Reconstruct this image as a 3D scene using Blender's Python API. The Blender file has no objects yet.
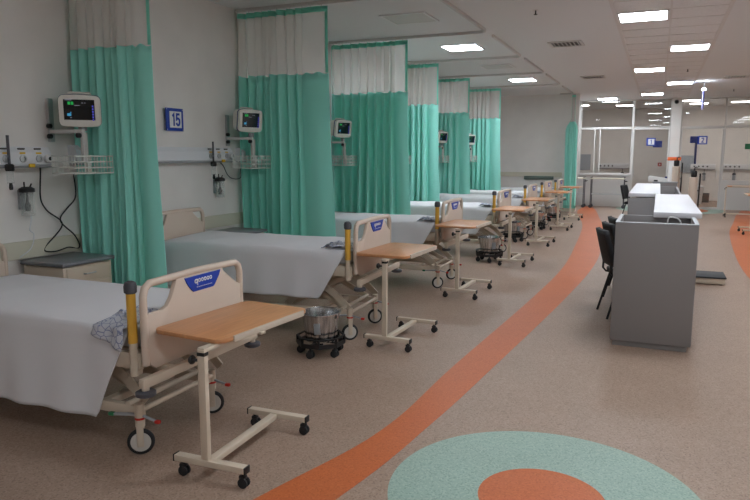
import bpy, bmesh, math, random
from mathutils import Vector, Matrix
random.seed(7)
PI = math.pi
SC = bpy.context.scene
COL = SC.collection

# ------------------------------------------------------------------ helpers
def lin(c):
    return tuple((v/255/12.92) if v/255 <= .04045 else ((v/255+.055)/1.055)**2.4 for v in c)

class MB:
    def __init__(s): s.bm = bmesh.new()
    def box(s, c, d, bev=0, rot=None, seg=2):
        r = bmesh.ops.create_cube(s.bm, size=1)
        vs = r['verts']
        bmesh.ops.scale(s.bm, vec=d, verts=vs)
        if bev:
            es = list({e for v in vs for e in v.link_edges})
            rr = bmesh.ops.bevel(s.bm, geom=es, offset=bev, segments=seg, affect='EDGES', profile=.5)
            vs = list({v for f in rr['faces'] for v in f.verts} | {v for v in vs if v.is_valid})
        M = Matrix.Translation(c)
        if rot is not None: M = M @ rot
        bmesh.ops.transform(s.bm, matrix=M, verts=vs)
        return s
    def bar(s, p0, p1, w, h, bev=0):
        p0, p1 = Vector(p0), Vector(p1); d = p1-p0
        q = d.to_track_quat('X', 'Z').to_matrix().to_4x4()
        return s.box((p0+p1)/2, (d.length, w, h), bev, q)
    def cyl(s, p0, p1, r, n=16, r2=None, cap=True):
        p0, p1 = Vector(p0), Vector(p1); d = p1-p0
        q = d.to_track_quat('Z', 'Y').to_matrix().to_4x4()
        M = Matrix.Translation((p0+p1)/2) @ q
        bmesh.ops.create_cone(s.bm, cap_ends=cap, cap_tris=False, segments=n, radius1=r, radius2=r if r2 is None else r2, depth=d.length, matrix=M)
        return s
    def tube(s, path, r, n=8, closed=False):
        P = [Vector(p) for p in path]; rings = []
        N = len(P); prev = None
        for i, p in enumerate(P):
            if closed: t = P[(i+1) % N]-P[i-1]
            else: t = P[min(i+1, N-1)]-P[max(i-1, 0)]
            t.normalize()
            if prev is None:
                a = Vector((0, 0, 1)) if abs(t.z) < .9 else Vector((1, 0, 0))
                u = t.cross(a).normalized()
            else:
                u = (prev - t*prev.dot(t)).normalized()
            prev = u; w = t.cross(u)
            rings.append([s.bm.verts.new(p+u*r*math.cos(2*PI*k/n)+w*r*math.sin(2*PI*k/n)) for k in range(n)])
        for i in range(N if closed else N-1):
            a, b = rings[i], rings[(i+1) % N]
            for k in range(n): s.bm.faces.new((a[k], a[(k+1) % n], b[(k+1) % n], b[k]))
        if not closed:
            s.bm.faces.new(rings[0][::-1]); s.bm.faces.new(rings[-1])
        return s
    def lathe(s, prof, c=(0, 0, 0), n=24, rot=None, cap0=True, cap1=True):
        M = Matrix.Translation(c) @ (rot if rot is not None else Matrix())
        rings = [[s.bm.verts.new(M @ Vector((r*math.cos(2*PI*k/n), r*math.sin(2*PI*k/n), z))) for k in range(n)] for r, z in prof]
        for a, b in zip(rings, rings[1:]):
            for k in range(n): s.bm.faces.new((a[k], a[(k+1) % n], b[(k+1) % n], b[k]))
        if cap0: s.bm.faces.new(rings[0][::-1])
        if cap1: s.bm.faces.new(rings[-1])
        return s
    def torus(s, c, R, r, rot=None, n=28, m=8):
        pts = [Vector((R*math.cos(2*PI*k/n), R*math.sin(2*PI*k/n), 0)) for k in range(n)]
        M = Matrix.Translation(c) @ (rot if rot is not None else Matrix())
        return s.tube([M @ p for p in pts], r, m, True)
    def prism(s, pts, axis, lo, hi, bev=0):
        """polygon in the two remaining axes, extruded along axis from lo to hi"""
        def V(a, b, t): return {0: (t, a, b), 1: (a, t, b), 2: (a, b, t)}[axis]
        va = [s.bm.verts.new(V(a, b, lo)) for a, b in pts]; vb = [s.bm.verts.new(V(a, b, hi)) for a, b in pts]
        n = len(pts); fs = [s.bm.faces.new(va[::-1]), s.bm.faces.new(vb)]
        for k in range(n): fs.append(s.bm.faces.new((va[k], va[(k+1) % n], vb[(k+1) % n], vb[k])))
        bmesh.ops.recalc_face_normals(s.bm, faces=fs)
        if bev:
            es = list(fs[0].edges)+list(fs[1].edges)
            bmesh.ops.bevel(s.bm, geom=es, offset=bev, segments=2, affect='EDGES', profile=.5)
        return s
    def grid(s, nu, nv, f):
        V = [[s.bm.verts.new(f(i/nu, j/nv)) for j in range(nv+1)] for i in range(nu+1)]
        for i in range(nu):
            for j in range(nv): s.bm.faces.new((V[i][j], V[i+1][j], V[i+1][j+1], V[i][j+1]))
        return s
    def build(s, name, mat, parent=None, smooth=True, angle=35, solid=0, loc=None):
        bmesh.ops.recalc_face_normals(s.bm, faces=s.bm.faces[:])
        me = bpy.data.meshes.new(name); s.bm.to_mesh(me); s.bm.free()
        if smooth:
            for p in me.polygons: p.use_smooth = True
            me.set_sharp_from_angle(angle=math.radians(angle))
        o = bpy.data.objects.new(name, me); COL.objects.link(o)
        me.materials.append(mat)
        if parent is not None: o.parent = parent
        if loc: o.location = loc
        if solid:
            m = o.modifiers.new('thickness', 'SOLIDIFY'); m.thickness = solid; m.offset = 0
        return o

def rx(a): return Matrix.Rotation(a, 4, 'X')
def ry(a): return Matrix.Rotation(a, 4, 'Y')
def rz(a): return Matrix.Rotation(a, 4, 'Z')

def tag(o, label, cat, group=None, kind=None):
    o['label'] = label; o['category'] = cat
    if group: o['group'] = group
    if kind: o['kind'] = kind
    return o
def thing(name, label, cat, loc=(0, 0, 0), rot=0, group=None):
    o = bpy.data.objects.new(name, None); COL.objects.link(o)
    o.empty_display_size = .1
    o.location = loc; o.rotation_euler = (0, 0, rot)
    return tag(o, label, cat, group)
def struct(o): o['kind'] = 'structure'; return o
def dup(root, loc, rot=None, label=None, lift=0, lifted=()):
    r = root.copy(); COL.objects.link(r); r.location = loc
    if rot is not None: r.rotation_euler = (0, 0, rot)
    if label: r['label'] = label
    for ch in list(root.children):
        c = ch.copy(); COL.objects.link(c); c.parent = r
        if lift and ch.name.split('.')[0] in lifted: c.location.z += lift
        for g in list(ch.children):
            d = g.copy(); COL.objects.link(d); d.parent = c
    return r
def stroke(mb, P, w, t=.001):
    """flat stroke of width w along the xz polyline P, facing -y"""
    P = [Vector(p) for p in P]; L_, R_ = [], []
    for i, p in enumerate(P):
        a = (P[i]-P[i-1]).normalized() if i else (P[1]-P[0]).normalized(); b = (P[i+1]-P[i]).normalized() if i < len(P)-1 else a
        d = (a+b).normalized(); n = Vector((-d.y, d.x)); k = w/2/max(.5, n.dot(Vector((-a.y, a.x))))
        L_.append(p+n*k); R_.append(p-n*k)
    for i in range(len(P)-1):
        q = [L_[i], L_[i+1], R_[i+1], R_[i]]
        mb.prism([(v.x, v.y) for v in q], 1, -t, t)
GLYPH = {'1': [[(-.16, .26), (.04, .42), (.04, -.5)]],
         '2': [[(-.22, .24), (-.18, .38), (-.06, .44), (.06, .44), (.18, .38), (.22, .22), (.16, .05), (-.22, -.43), (.26, -.43)]],
         '5': [[(.24, .43), (-.17, .43), (-.20, .02), (-.06, .10), (.08, .09), (.19, .0), (.22, -.15), (.19, -.31), (.08, -.42), (-.06, -.43), (-.18, -.36), (-.23, -.25)]]}
def text_mesh(name, txt, size, mat, parent, M, depth=.001, sx=1, bold=0):
    cu = bpy.data.curves.new(name, 'FONT'); cu.body = txt; cu.size = size; cu.extrude = depth; cu.offset = bold
    cu.align_x = 'CENTER'; cu.align_y = 'CENTER'
    t = bpy.data.objects.new(name+'_source', cu); COL.objects.link(t)
    dg = bpy.context.evaluated_depsgraph_get()
    me = bpy.data.meshes.new_from_object(t.evaluated_get(dg)); me.name = name
    bpy.data.objects.remove(t)
    me.transform(M @ Matrix.Diagonal((sx, 1, 1, 1)))
    me.materials.clear(); me.materials.append(mat)
    o = bpy.data.objects.new(name, me); COL.objects.link(o); o.parent = parent
    return o

# ------------------------------------------------------------------ materials
def mat(name, rgb, rough=.5, metal=0, spec=.5, noise=0, nscale=20, bump=0, bscale=60, stretch=None):
    m = bpy.data.materials.new(name); m.use_nodes = True
    nt = m.node_tree; b = nt.nodes['Principled BSDF']
    c = lin(rgb)+(1,)
    b.inputs['Base Color'].default_value = c; b.inputs['Roughness'].default_value = rough
    b.inputs['Metallic'].default_value = metal; b.inputs['Specular IOR Level'].default_value = spec
    tc = nt.nodes.new('ShaderNodeTexCoord'); src = tc.outputs['Object']
    if stretch:
        mp = nt.nodes.new('ShaderNodeMapping'); mp.inputs['Scale'].default_value = stretch
        nt.links.new(src, mp.inputs['Vector']); src = mp.outputs['Vector']
    if noise:
        n = nt.nodes.new('ShaderNodeTexNoise'); n.inputs['Scale'].default_value = nscale; n.inputs['Detail'].default_value = 4
        nt.links.new(src, n.inputs['Vector'])
        r = nt.nodes.new('ShaderNodeValToRGB'); r.color_ramp.elements[0].position = .3; r.color_ramp.elements[1].position = .7
        r.color_ramp.elements[0].color = tuple(v*(1-noise) for v in c[:3])+(1,)
        r.color_ramp.elements[1].color = tuple(min(1, v*(1+noise)) for v in c[:3])+(1,)
        nt.links.new(n.outputs['Fac'], r.inputs['Fac']); nt.links.new(r.outputs['Color'], b.inputs['Base Color'])
    if bump:
        n2 = nt.nodes.new('ShaderNodeTexNoise'); n2.inputs['Scale'].default_value = bscale
        nt.links.new(src, n2.inputs['Vector'])
        bp = nt.nodes.new('ShaderNodeBump'); bp.inputs['Strength'].default_value = bump; bp.inputs['Distance'].default_value = .01
        nt.links.new(n2.outputs['Fac'], bp.inputs['Height']); nt.links.new(bp.outputs['Normal'], b.inputs['Normal'])
    return m
def emit(name, rgb, strength):
    m = bpy.data.materials.new(name); m.use_nodes = True; nt = m.node_tree
    nt.nodes.clear(); o = nt.nodes.new('ShaderNodeOutputMaterial'); e = nt.nodes.new('ShaderNodeEmission')
    e.inputs['Color'].default_value = lin(rgb)+(1,); e.inputs['Strength'].default_value = strength
    nt.links.new(e.outputs[0], o.inputs[0]); return m
def glass(name, tint=(235, 240, 238), refl=1.5, gl=.0):
    m = bpy.data.materials.new(name); m.use_nodes = True; nt = m.node_tree
    nt.nodes.clear(); o = nt.nodes.new('ShaderNodeOutputMaterial')
    t = nt.nodes.new('ShaderNodeBsdfTransparent'); t.inputs['Color'].default_value = lin(tint)+(1,)
    g = nt.nodes.new('ShaderNodeBsdfGlossy'); g.inputs['Roughness'].default_value = gl
    f = nt.nodes.new('ShaderNodeFresnel'); f.inputs['IOR'].default_value = refl
    x = nt.nodes.new('ShaderNodeMixShader')
    nt.links.new(f.outputs[0], x.inputs[0]); nt.links.new(t.outputs[0], x.inputs[1]); nt.links.new(g.outputs[0], x.inputs[2])
    nt.links.new(x.outputs[0], o.inputs[0]); return m
def cloth(name, rgb, trans=.25, see=0, noise=.0, ribs=None):
    m = bpy.data.materials.new(name); m.use_nodes = True; nt = m.node_tree
    nt.nodes.clear(); o = nt.nodes.new('ShaderNodeOutputMaterial')
    d = nt.nodes.new('ShaderNodeBsdfDiffuse'); t = nt.nodes.new('ShaderNodeBsdfTranslucent')
    for q in (d, t): q.inputs['Color'].default_value = lin(rgb)+(1,)
    x = nt.nodes.new('ShaderNodeMixShader'); x.inputs[0].default_value = trans
    nt.links.new(d.outputs[0], x.inputs[1]); nt.links.new(t.outputs[0], x.inputs[2])
    out = x
    if see:
        tr = nt.nodes.new('ShaderNodeBsdfTransparent'); y = nt.nodes.new('ShaderNodeMixShader'); y.inputs[0].default_value = see
        nt.links.new(x.outputs[0], y.inputs[1]); nt.links.new(tr.outputs[0], y.inputs[2]); out = y
    nt.links.new(out.outputs[0], o.inputs[0]); return m
def speckle(name, base, spots, rough=.45):
    m = mat(name, base, rough, spec=.3); nt = m.node_tree; b = nt.nodes['Principled BSDF']
    tc = nt.nodes.new('ShaderNodeTexCoord')
    v = nt.nodes.new('ShaderNodeTexVoronoi'); v.inputs['Scale'].default_value = 130
    r = nt.nodes.new('ShaderNodeValToRGB'); r.color_ramp.interpolation = 'CONSTANT'
    cols = [base]*3+spots
    r.color_ramp.elements[0].color = lin(base)+(1,); r.color_ramp.elements[1].position = .55; r.color_ramp.elements[1].color = lin(spots[0])+(1,)
    for i, sp in enumerate(spots[1:]):
        e = r.color_ramp.elements.new(.7+.15*i); e.color = lin(sp)+(1,)
    sp = nt.nodes.new('ShaderNodeSeparateColor')
    nt.links.new(tc.outputs['Object'], v.inputs['Vector']); nt.links.new(v.outputs['Color'], sp.inputs[0]); nt.links.new(sp.outputs[0], r.inputs['Fac'])
    n = nt.nodes.new('ShaderNodeTexNoise'); n.inputs['Scale'].default_value = 2.2; n.inputs['Detail'].default_value = 5
    nt.links.new(tc.outputs['Object'], n.inputs['Vector'])
    mr = nt.nodes.new('ShaderNodeMapRange'); mr.inputs['To Min'].default_value = .9; mr.inputs['To Max'].default_value = 1.08
    nt.links.new(n.outputs['Fac'], mr.inputs['Value'])
    mx = nt.nodes.new('ShaderNodeMix'); mx.data_type = 'RGBA'; mx.blend_type = 'MULTIPLY'; mx.inputs['Factor'].default_value = 1
    nt.links.new(r.outputs['Color'], mx.inputs['A']); nt.links.new(mr.outputs['Result'], mx.inputs['B'])
    nt.links.new(mx.outputs['Result'], b.inputs['Base Color'])
    return m

M = dict(
    wall=mat('wall_paint', (230, 227, 223), .7, noise=.03, nscale=3),
    ceiling=mat('ceiling_paint', (224, 226, 227), .8),
    tile=mat('ceiling_tile', (226, 226, 226), .85, noise=.05, nscale=40, bump=.2, bscale=90),
    grid=mat('ceiling_grid_white', (214, 212, 210), .5),
    floor=speckle('floor_vinyl', (155, 131, 115), [(167, 144, 128), (138, 115, 100), (161, 138, 121)]),
    orange=speckle('orange_vinyl', (188, 100, 56), [(196, 108, 62), (177, 92, 50), (192, 104, 59)]),
    teal=speckle('teal_vinyl', (146, 168, 155), [(159, 179, 166), (131, 155, 143), (152, 174, 161)]),
    cream=mat('cream_enamel', (201, 186, 167), .38),
    creampl=mat('cream_plastic', (207, 189, 173), .45),
    wood=mat('beech_laminate', (197, 139, 94), .4, noise=.1, nscale=6, stretch=(12, 1, 12)),
    woodedge=mat('cream_edge', (195, 181, 164), .45),
    yellow=mat('yellow_sleeve', (216, 166, 62), .45),
    capgrey=mat('grey_cap', (74, 74, 80), .5),
    black=mat('black_plastic', (22, 22, 24), .45),
    rubber=mat('black_rubber', (28, 28, 30), .7),
    wheel=mat('wheel_disc_grey', (196, 190, 182), .5),
    red=mat('red_plastic', (190, 40, 30), .45),
    green=mat('green_plastic', (30, 110, 70), .45),
    blue=mat('blue_plate', (24, 62, 168), .4),
    white=mat('white_plastic', (228, 228, 228), .45),
    sheet=cloth('white_sheet', (236, 235, 238), .12),
    mattress=mat('mattress_cover', (196, 196, 200), .7, noise=.08, nscale=60),
    curtain=cloth('green_curtain', (166, 240, 227), .2),
    mesh=cloth('white_gauze', (236, 234, 230), .45, see=.34),
    hem=cloth('green_hem', (136, 222, 202), .3),
    alu=mat('aluminium', (188, 190, 192), .35, metal=.7),
    frame=mat('white_frame', (204, 202, 199), .45),
    steel=mat('steel_reflection_streaks', (196, 198, 200), .2, metal=1, noise=.45, nscale=5, stretch=(8, 8, .2)),  # streaks in the colour stand in for bright vertical reflections
    deskgrey=mat('grey_laminate', (130, 125, 124), .5),
    counter=mat('white_counter', (208, 206, 210), .5),
    kick=mat('dark_grey_plinth', (130, 126, 124), .5),
    stone=mat('grey_worktop', (119, 121, 126), .35, noise=.1, nscale=50),
    rail=mat('console_white', (220, 222, 226), .4),
    railgrey=mat('console_grey', (156, 160, 164), .4),
    screen=mat('monitor_glass', (16, 20, 24), .15),
    clear=cloth('clear_plastic', (225, 232, 230), .4, see=.8),
    pane=glass('window_glass', (241, 241, 241), 1.5),
    light=emit('light_diffuser', (238, 247, 255), 38),
    light_soft=emit('light_diffuser_soft', (255, 249, 244), 16),
    off=mat('unlit_diffuser', (206, 206, 204), .6),
    slot=mat('dark_slot', (92, 90, 88), .8),
    monbody=mat('monitor_casing', (224, 222, 214), .45),
    navy=mat('navy_trim', (40, 50, 110), .45),
    bumper=mat('cream_wall_guard', (208, 204, 186), .5),
    wire=mat('white_wire', (218, 220, 214), .45),
    pad=mat('black_upholstery', (24, 24, 26), .75, bump=.2, bscale=200),
    ylabel=mat('yellow_label', (222, 180, 40), .5),
    orangebox=mat('orange_plastic', (235, 110, 50), .5),
    tread=mat('black_tread', (40, 42, 46), .6),
    guard=mat('grey_green_rail', (96, 112, 106), .5),
    endblue=mat('pale_blue_panel', (164, 172, 180), .5),
    scr_g=emit('screen_green', (60, 220, 110), .35), scr_b=emit('screen_blue', (90, 190, 240), .4), scr_v=emit('screen_violet', (110, 110, 240), .4),
    scr_w=emit('screen_white', (200, 205, 220), .3),
)
def gown_mat():
    m = cloth('printed_gown', (214, 216, 222), .1); nt = m.node_tree
    tc = nt.nodes.new('ShaderNodeTexCoord'); v = nt.nodes.new('ShaderNodeTexVoronoi'); v.feature = 'DISTANCE_TO_EDGE'; v.inputs['Scale'].default_value = 26
    r = nt.nodes.new('ShaderNodeValToRGB'); r.color_ramp.elements[0].position = .02; r.color_ramp.elements[1].position = .07
    r.color_ramp.elements[0].color = lin((140, 150, 184))+(1,); r.color_ramp.elements[1].color = lin((210, 213, 222))+(1,)
    nt.links.new(tc.outputs['Object'], v.inputs['Vector']); nt.links.new(v.outputs['Distance'], r.inputs['Fac'])
    for q in nt.nodes:
        if q.type in ('BSDF_DIFFUSE', 'BSDF_TRANSLUCENT'): nt.links.new(r.outputs['Color'], q.inputs['Color'])
    return m
M['gown'] = gown_mat()

# ------------------------------------------------------------------ room shell
H = 3.32; XW = -4.76; YP = 22.2; YE = 19.6; XR = 5.3; YN = -4.0; YB = 26.5; XE = -2.15
def sbox(name, lo, hi, m, parent=None):
    c = [(a+b)/2 for a, b in zip(lo, hi)]; d = [b-a for a, b in zip(lo, hi)]
    return struct(MB().box((0, 0, 0), d).build(name, m, parent, False, loc=c))
fl = sbox('floor', (XW-.1, YN-.1, -.1), (XR+.1, YB+.1, 0), M['floor'])
sbox('wall_left', (XW-.1, YN, 0), (XW, YE+.12, H), M['wall'])
sbox('wall_right', (XR, YN, 0), (XR+.1, YB, H), M['wall'])
sbox('wall_near', (XW-.1, YN-.1, 0), (XR+.1, YN, H), M['wall'])
sbox('wall_end', (XW, YE, 0), (XE, YE+.12, H), M['wall'])
sbox('wall_return', (XE-.45, YE+.12, 0), (XE-.33, YP+.1, H), M['wall'])
sbox('wall_back', (XE-1.6, YB, 0), (XR+.1, YB+.1, H), M['wall'])
sbox('wall_divider', (.30, YP+.12, 0), (.42, YB, H), M['wall'])
sbox('wall_side', (-3.75, YP, 0), (-3.65, YB, H), M['wall'])
ce = sbox('ceiling', (XW-.1, YN-.1, H), (XR+.1, YB+.1, H+.1), M['ceiling'])

# floor inlays (part of the floor)
def inlay(name, pts, z, m):
    o = MB().prism(pts, 2, .0003, z).build(name, m, None, False)
    o.parent = fl; o.location = tuple(-v for v in fl.location); struct(o); return o
def spline(keys, n):
    out = []
    for i in range(n+1):
        t = i/n*(len(keys)-1); k = min(int(t), len(keys)-2); f = t-k
        p0, p1, p2, p3 = keys[max(k-1, 0)], keys[k], keys[k+1], keys[min(k+2, len(keys)-1)]
        out.append(tuple(.5*(2*b+(c-a)*f+(2*a-5*b+4*c-d)*f*f+(3*b-a-3*c+d)*f**3) for a, b, c, d in zip(p0, p1, p2, p3)))
    return out
Lk = [(-2.25, .2), (-1.68, 2.35), (-1.41, 3.4), (-1.36, 4.74), (-1.24, 7.3), (-1.19, 9.45), (-1.27, 11.6), (-1.55, 15.8), (-2.05, 19.3), (-2.12, 20.6), (-2.12, 21.9)]
Rk = [(-1.85, .2), (-1.32, 2.5), (-1.17, 3.6), (-1.07, 4.85), (-.9, 7.34), (-.80, 9.6), (-.83, 11.75), (-1.05, 15.4), (-1.37, 18.1), (-1.62, 20.2), (-1.9, 21.9)]
L, R = spline(Lk, 70), spline(Rk, 70)
inlay('orange_stripe', L+R[::-1], .0015, M['orange'])
mir = lambda P: [(.30-x+.08, y) for x, y in P]
inlay('orange_stripe', mir(L)[::-1]+mir(R), .0015, M['orange'])
def circ(c, r, n=96): return [(c[0]+r*math.cos(2*PI*k/n), c[1]+r*math.sin(2*PI*k/n)) for k in range(n)]
inlay('teal_disc', circ((-.42, 3.0), .735), .0025, M['teal'])
inlay('orange_disc', circ((-.42, 2.97), .295), .0035, M['orange'])
inlay('teal_disc', circ((.35, 21.35), 1.55) if False else [(max(-2.1, min(3, x)), min(y, YP-.05)) for x, y in circ((.35, 21.5), 1.5)], .0025, M['teal'])
inlay('orange_disc', [(x, min(y, YP-.05)) for x, y in circ((.35, 21.5), 1.05)], .0035, M['orange'])

# wall guards and skirtings
def trim(name, lo, hi, m): sbox(name, lo, hi, m)
trim('trim_1', (XW, YN, .76), (XW+.03, YE, .90), M['bumper'])
trim('trim_2', (XW+.0, YE-.03, .99), (XE-.4, YE, 1.12), M['bumper'])
trim('baseboard_left', (XW, YN, 0), (XW+.015, YE, .1), M['bumper'])
trim('baseboard_end', (XW+.02, YE-.015, 0), (XE, YE, .1), M['bumper'])
# column of the glass front, with the tiled strip of the ceiling
sbox('wall_pier', (.27, YP-.10, 0), (.53, YP+.10, H-.001), M['wall'])
sbox('trim_3', (XE-.32, YP-.08, 0), (XE-.23, YP+.04, H-.001), M['frame'])
X0, XM, X1 = -.6, .03, .66
g = MB()
for x in (X0, XM, X1): g.box((x, (YN+YP)/2, H-.006), (.025 if x == XM else .045, YP-YN-.3, .012))
y = YN+.4
while y < YP-.3:
    g.box(((X0+X1)/2, y, H-.004), (X1-X0, .008, .006)); y += .62
gr = g.build('trim_4', M['grid'], None, False); struct(gr)
t = MB(); y = YN+.4
while y < YP-.7:
    for a, b in ((X0, XM), (XM, X1)): t.box(((a+b)/2, y+.31, H-.002), (b-a-.03, .6, .004))
    y += .62
struct(t.build('trim_5', M['tile'], None, False))

# ------------------------------------------------------------------ glass front
def framed(name, x0, x1, z0, z1, bars=(), w=.03, pane=True, sill=None):
    """a framed pane in the plane of the glass front"""
    root = MB()
    root.box(((x0+x1)/2, YP, z1-w/2), (x1-x0, .07, w), .004); root.box(((x0+x1)/2, YP, z0+w/2), (x1-x0, .07, w), .004)
    for x in (x0+w/2, x1-w/2): root.box((x, YP, (z0+z1)/2), (w, .07, z1-z0-2*w-.001), .004)
    for x in bars: root.box((x, YP, (z0+z1)/2), (.035, .075, z1-z0-2*w-.001), .004)
    o = struct(root.build(name, M['frame'], None, False))
    p = MB().box(((x0+x1)/2, YP, (z0+z1)/2), (x1-x0-2*w, .012, z1-z0-2*w)).build('pane', M['pane'], o, False); struct(p)
    return o
ZT = 2.45
framed('window_1', XE-.22, -.812, 1.02, ZT, (-1.92, -1.76), .03)          # left glazing above the panel
framed('window_2', XE-.22, -.812, ZT+.002, H-.02, (), .03)
framed('window_3', -.81, .268, ZT+.002, H-.02, (), .03)
framed('window_4', .54, 1.73, ZT+.002, H-.02, (), .03)
framed('window_5', 1.732, 3.6, .85, ZT, (), .03)
framed('window_6', 1.732, 3.6, ZT+.002, H-.02, (), .03)
framed('window_7', 3.62, XR-.01, .85, H-.02, (), .03)
for i, (a, b, zt) in enumerate(((XE-.22, -.812, 1.019), (1.732, XR-.01, .849))):
    sbox('wall_panel' if i == 0 else 'wall_dado', (a, YP-.035, 0), (b, YP+.035, zt), M['frame'])
sbox('trim_6', (XE-.22, YP-.12, .985), (-.812, YP-.036, 1.03), M['frame'])


def door(name, x0, x1, hx):
    o = framed(name, x0, x1, .0, ZT, (), .06)
    d = MB(); d.tube([(hx, YP-.04, .95), (hx, YP-.08, .95), (hx, YP-.08, 1.15), (hx, YP-.04, 1.15)], .011)
    struct(d.build('door_handle', M['alu'], o)); return o
door('door_1', -.81, .268, -.72); door('door_2', .54, 1.73, 1.58)

# ------------------------------------------------------------------ number signs
def sign(name, txt, loc, rot, size, label, back=None):
    """plate in local xz facing -y"""
    r = thing(name, label, 'sign', loc, rot)
    w, h = size
    MB().box((0, 0, 0), (w, .012, h), .003).build('plate', M['blue'], r, False)
    MB().box((w*.03, -.008, 0), (w*.68, .004, h*.72), .001).build('panel', M['white'], r, False)
    H_ = h*.56
    for i, ch in enumerate(txt):
        dg = MB(); x0 = w*.03+(i-(len(txt)-1)/2)*H_*.52
        for line in GLYPH[ch]: stroke(dg, [(x0+a*H_*.85, b*H_) for a, b in line], H_*.17)
        bmesh.ops.translate(dg.bm, vec=(0, -.0115, 0), verts=dg.bm.verts[:]); dg.build('digit', M['blue'], r, False)
    s = MB()
    for x in (-1, 1):
        for z in (-1, 1): s.cyl((x*(w/2-.012), -.008, z*(h/2-.012)), (x*(w/2-.012), .035, z*(h/2-.012)), .006, 8)
    s.build('standoff', M['alu'], r)
    return r
sign('number_sign', '15', (XW+.036, 5.65, 1.97), PI/2, (.27, .235), 'blue wall sign with white panel reading 15 above the second bed', )
sign('number_sign', '1', (-.27, YP-.045, 2.02), 0, (.26, .24), 'blue sign with number 1 on the left glass door')
sign('number_sign', '2', (1.15, YP-.045, 2.06), 0, (.27, .25), 'blue sign with number 2 on the right glass door')
s = MB().box((-.08, YP+.03, 1.95), (.26, .01, .2), .002).build('backing_plate', M['blue'], None, False); tag(s, 'plain blue plate seen through the left glass door', 'sign')
s = MB().box((.93, YP+.03, 2.08), (.22, .01, .2), .002).build('backing_plate', M['blue'], None, False); tag(s, 'plain blue plate seen through the right glass door', 'sign')
s = MB().box((2.36, YP-.045, 1.87), (.16, .01, .16), .002).build('wall_placard', M['green'], None, False); tag(s, 'small green placard on the glass right of the doors', 'sign')

# ------------------------------------------------------------------ ceiling lights
def ceiling_light(x, y, on, label):
    r = thing('ceiling_light', label, 'ceiling light', (x, y, H-.006), 0, None)
    f = MB(); w = .30
    for sx, sy, dx, dy in ((0, 1, .6, .03), (0, -1, .6, .03), (1, 0, .03, .54), (-1, 0, .03, .54)):
        f.box((sx*(w-.015), sy*(w-.015), -.004), (dx, dy, .016))
    f.build('frame', M['white'], r, False)
    MB().box((0, 0, -.003), (.54, .54, .01)).build('diffuser', M['light'] if on else M['off'], r, False)
    return r
XL, XRt = -.285, .345
for x, y, lb in ((XL, 9.1, 'large lit square ceiling light nearest the camera in the tiled strip'), (XRt, 11.95, 'lit square ceiling light second nearest in the tiled strip, right column'),
                 (XL, 14.7, 'lit square ceiling light in the tiled strip, second of the left column'), (XRt, 17.55, 'lit square ceiling light in the tiled strip, second of the right column'),
                 (XL, 20.4, 'lit square ceiling light farthest away in the tiled strip by the glass front'),
                 (-3.0, 10.55, 'lit square ceiling light over the bay with the third curtain'), (-2.98, 15.5, 'lit square ceiling light over the far bays near the end wall')):
    ceiling_light(x, y, True, lb)
ceiling_light(-3.0, 8.1, False, 'unlit grey square ceiling light above the second bay')
ceiling_light(-3.0, 13.05, False, 'unlit grey square ceiling light between the two lit bay lights')
def room_light(x, y, lb):
    r = ceiling_light(x, y, True, lb)
    if y > YP:
        for c in r.children:
            if c.name.startswith('diffuser'): c.data.materials[0] = M['light_soft']
    return r
room_light(-1.55, 21.6, 'lit square ceiling light in front of the left glazing')
room_light(-1.2, 24.6, 'lit square ceiling light in the room behind the left glazing')
room_light(1.1, 24.6, 'lit square ceiling light in the room behind the right door')
room_light(-2.6, 24.0, 'lit square ceiling light at the far left of the room behind the left glazing')
room_light(.8, 23.2, 'lit square ceiling light just behind the right glass door')
room_light(3.6, 24.3, 'lit square ceiling light behind the rightmost glazing')
room_light(2.3, 24.3, 'lit square ceiling light in the room behind the right glazing')
room_light(3.6, 10.55, 'added unseen fill panel over the right-hand bays, nearer')  # unseen panel added as fill from the right half of the hall
for x, y, lb in ((XRt, 6.3, 'lit square ceiling light just above the top edge of the photo, right column'), (XL, 3.5, 'lit square ceiling light above the foreground, left column'), (XRt, .7, 'lit square ceiling light straight above the photographer'), (XL, -2.1, 'lit square ceiling light behind the photographer')):
    room_light(x, y, lb)
room_light(3.6, 5.6, 'added unseen fill panel over the right-hand bays, nearest')  # right-hand panels, out of view, added as fill for the left bays
room_light(3.6, .7, 'added unseen fill panel over the right-hand bays, beside the photographer')
room_light(3.6, 8.1, 'added unseen fill panel over the right-hand bays, second')
room_light(3.6, 15.5, 'added unseen fill panel over the right-hand bays, farther')

def vent(x, y, label):
    r = thing('ceiling_vent', label, 'air vent', (x, y, H), 0)
    f = MB()
    for sx, sy, dx, dy in ((0, 1, .5, .04), (0, -1, .5, .04), (1, 0, .04, .42), (-1, 0, .04, .42)): f.box((sx*.23, sy*.23, -.008), (dx, dy, .016))
    f.build('frame', M['frame'], r, False)
    MB().box((0, 0, -.002), (.42, .42, .004)).build('backing', M['slot'], r, False)
    s = MB()
    for k in range(7): s.box((-.18+k*.06, 0, -.009), (.035, .42, .004), 0, ry(.6))
    s.build('slat', M['grid'], r, False)
vent(-1.43, 10.85, 'slatted square air vent nearest the camera left of the tiled strip')
vent(-1.45, 15.6, 'slatted square air vent farther away left of the tiled strip')
vent(1.45, 16.7, 'slatted square air vent in the ceiling at the right edge')
def sprinkler(x, y, label):
    r = thing('sprinkler', label, 'sprinkler', (x, y, H), 0)
    MB().lathe([(.035, -.006), (.035, 0)], n=14).build('rose', M['grid'], r)
    b = MB().cyl((0, 0, -.05), (0, 0, 0), .008, 8); b.lathe([(.022, -.055), (.022, -.05)], n=12)
    b.build('nozzle', M['black'], r)
sprinkler(-1.46, 8.27, 'small dark sprinkler head in the ceiling near the top of the photo')
sprinkler(1.68, 19.8, 'small dark sprinkler head in the ceiling far right')
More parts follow.
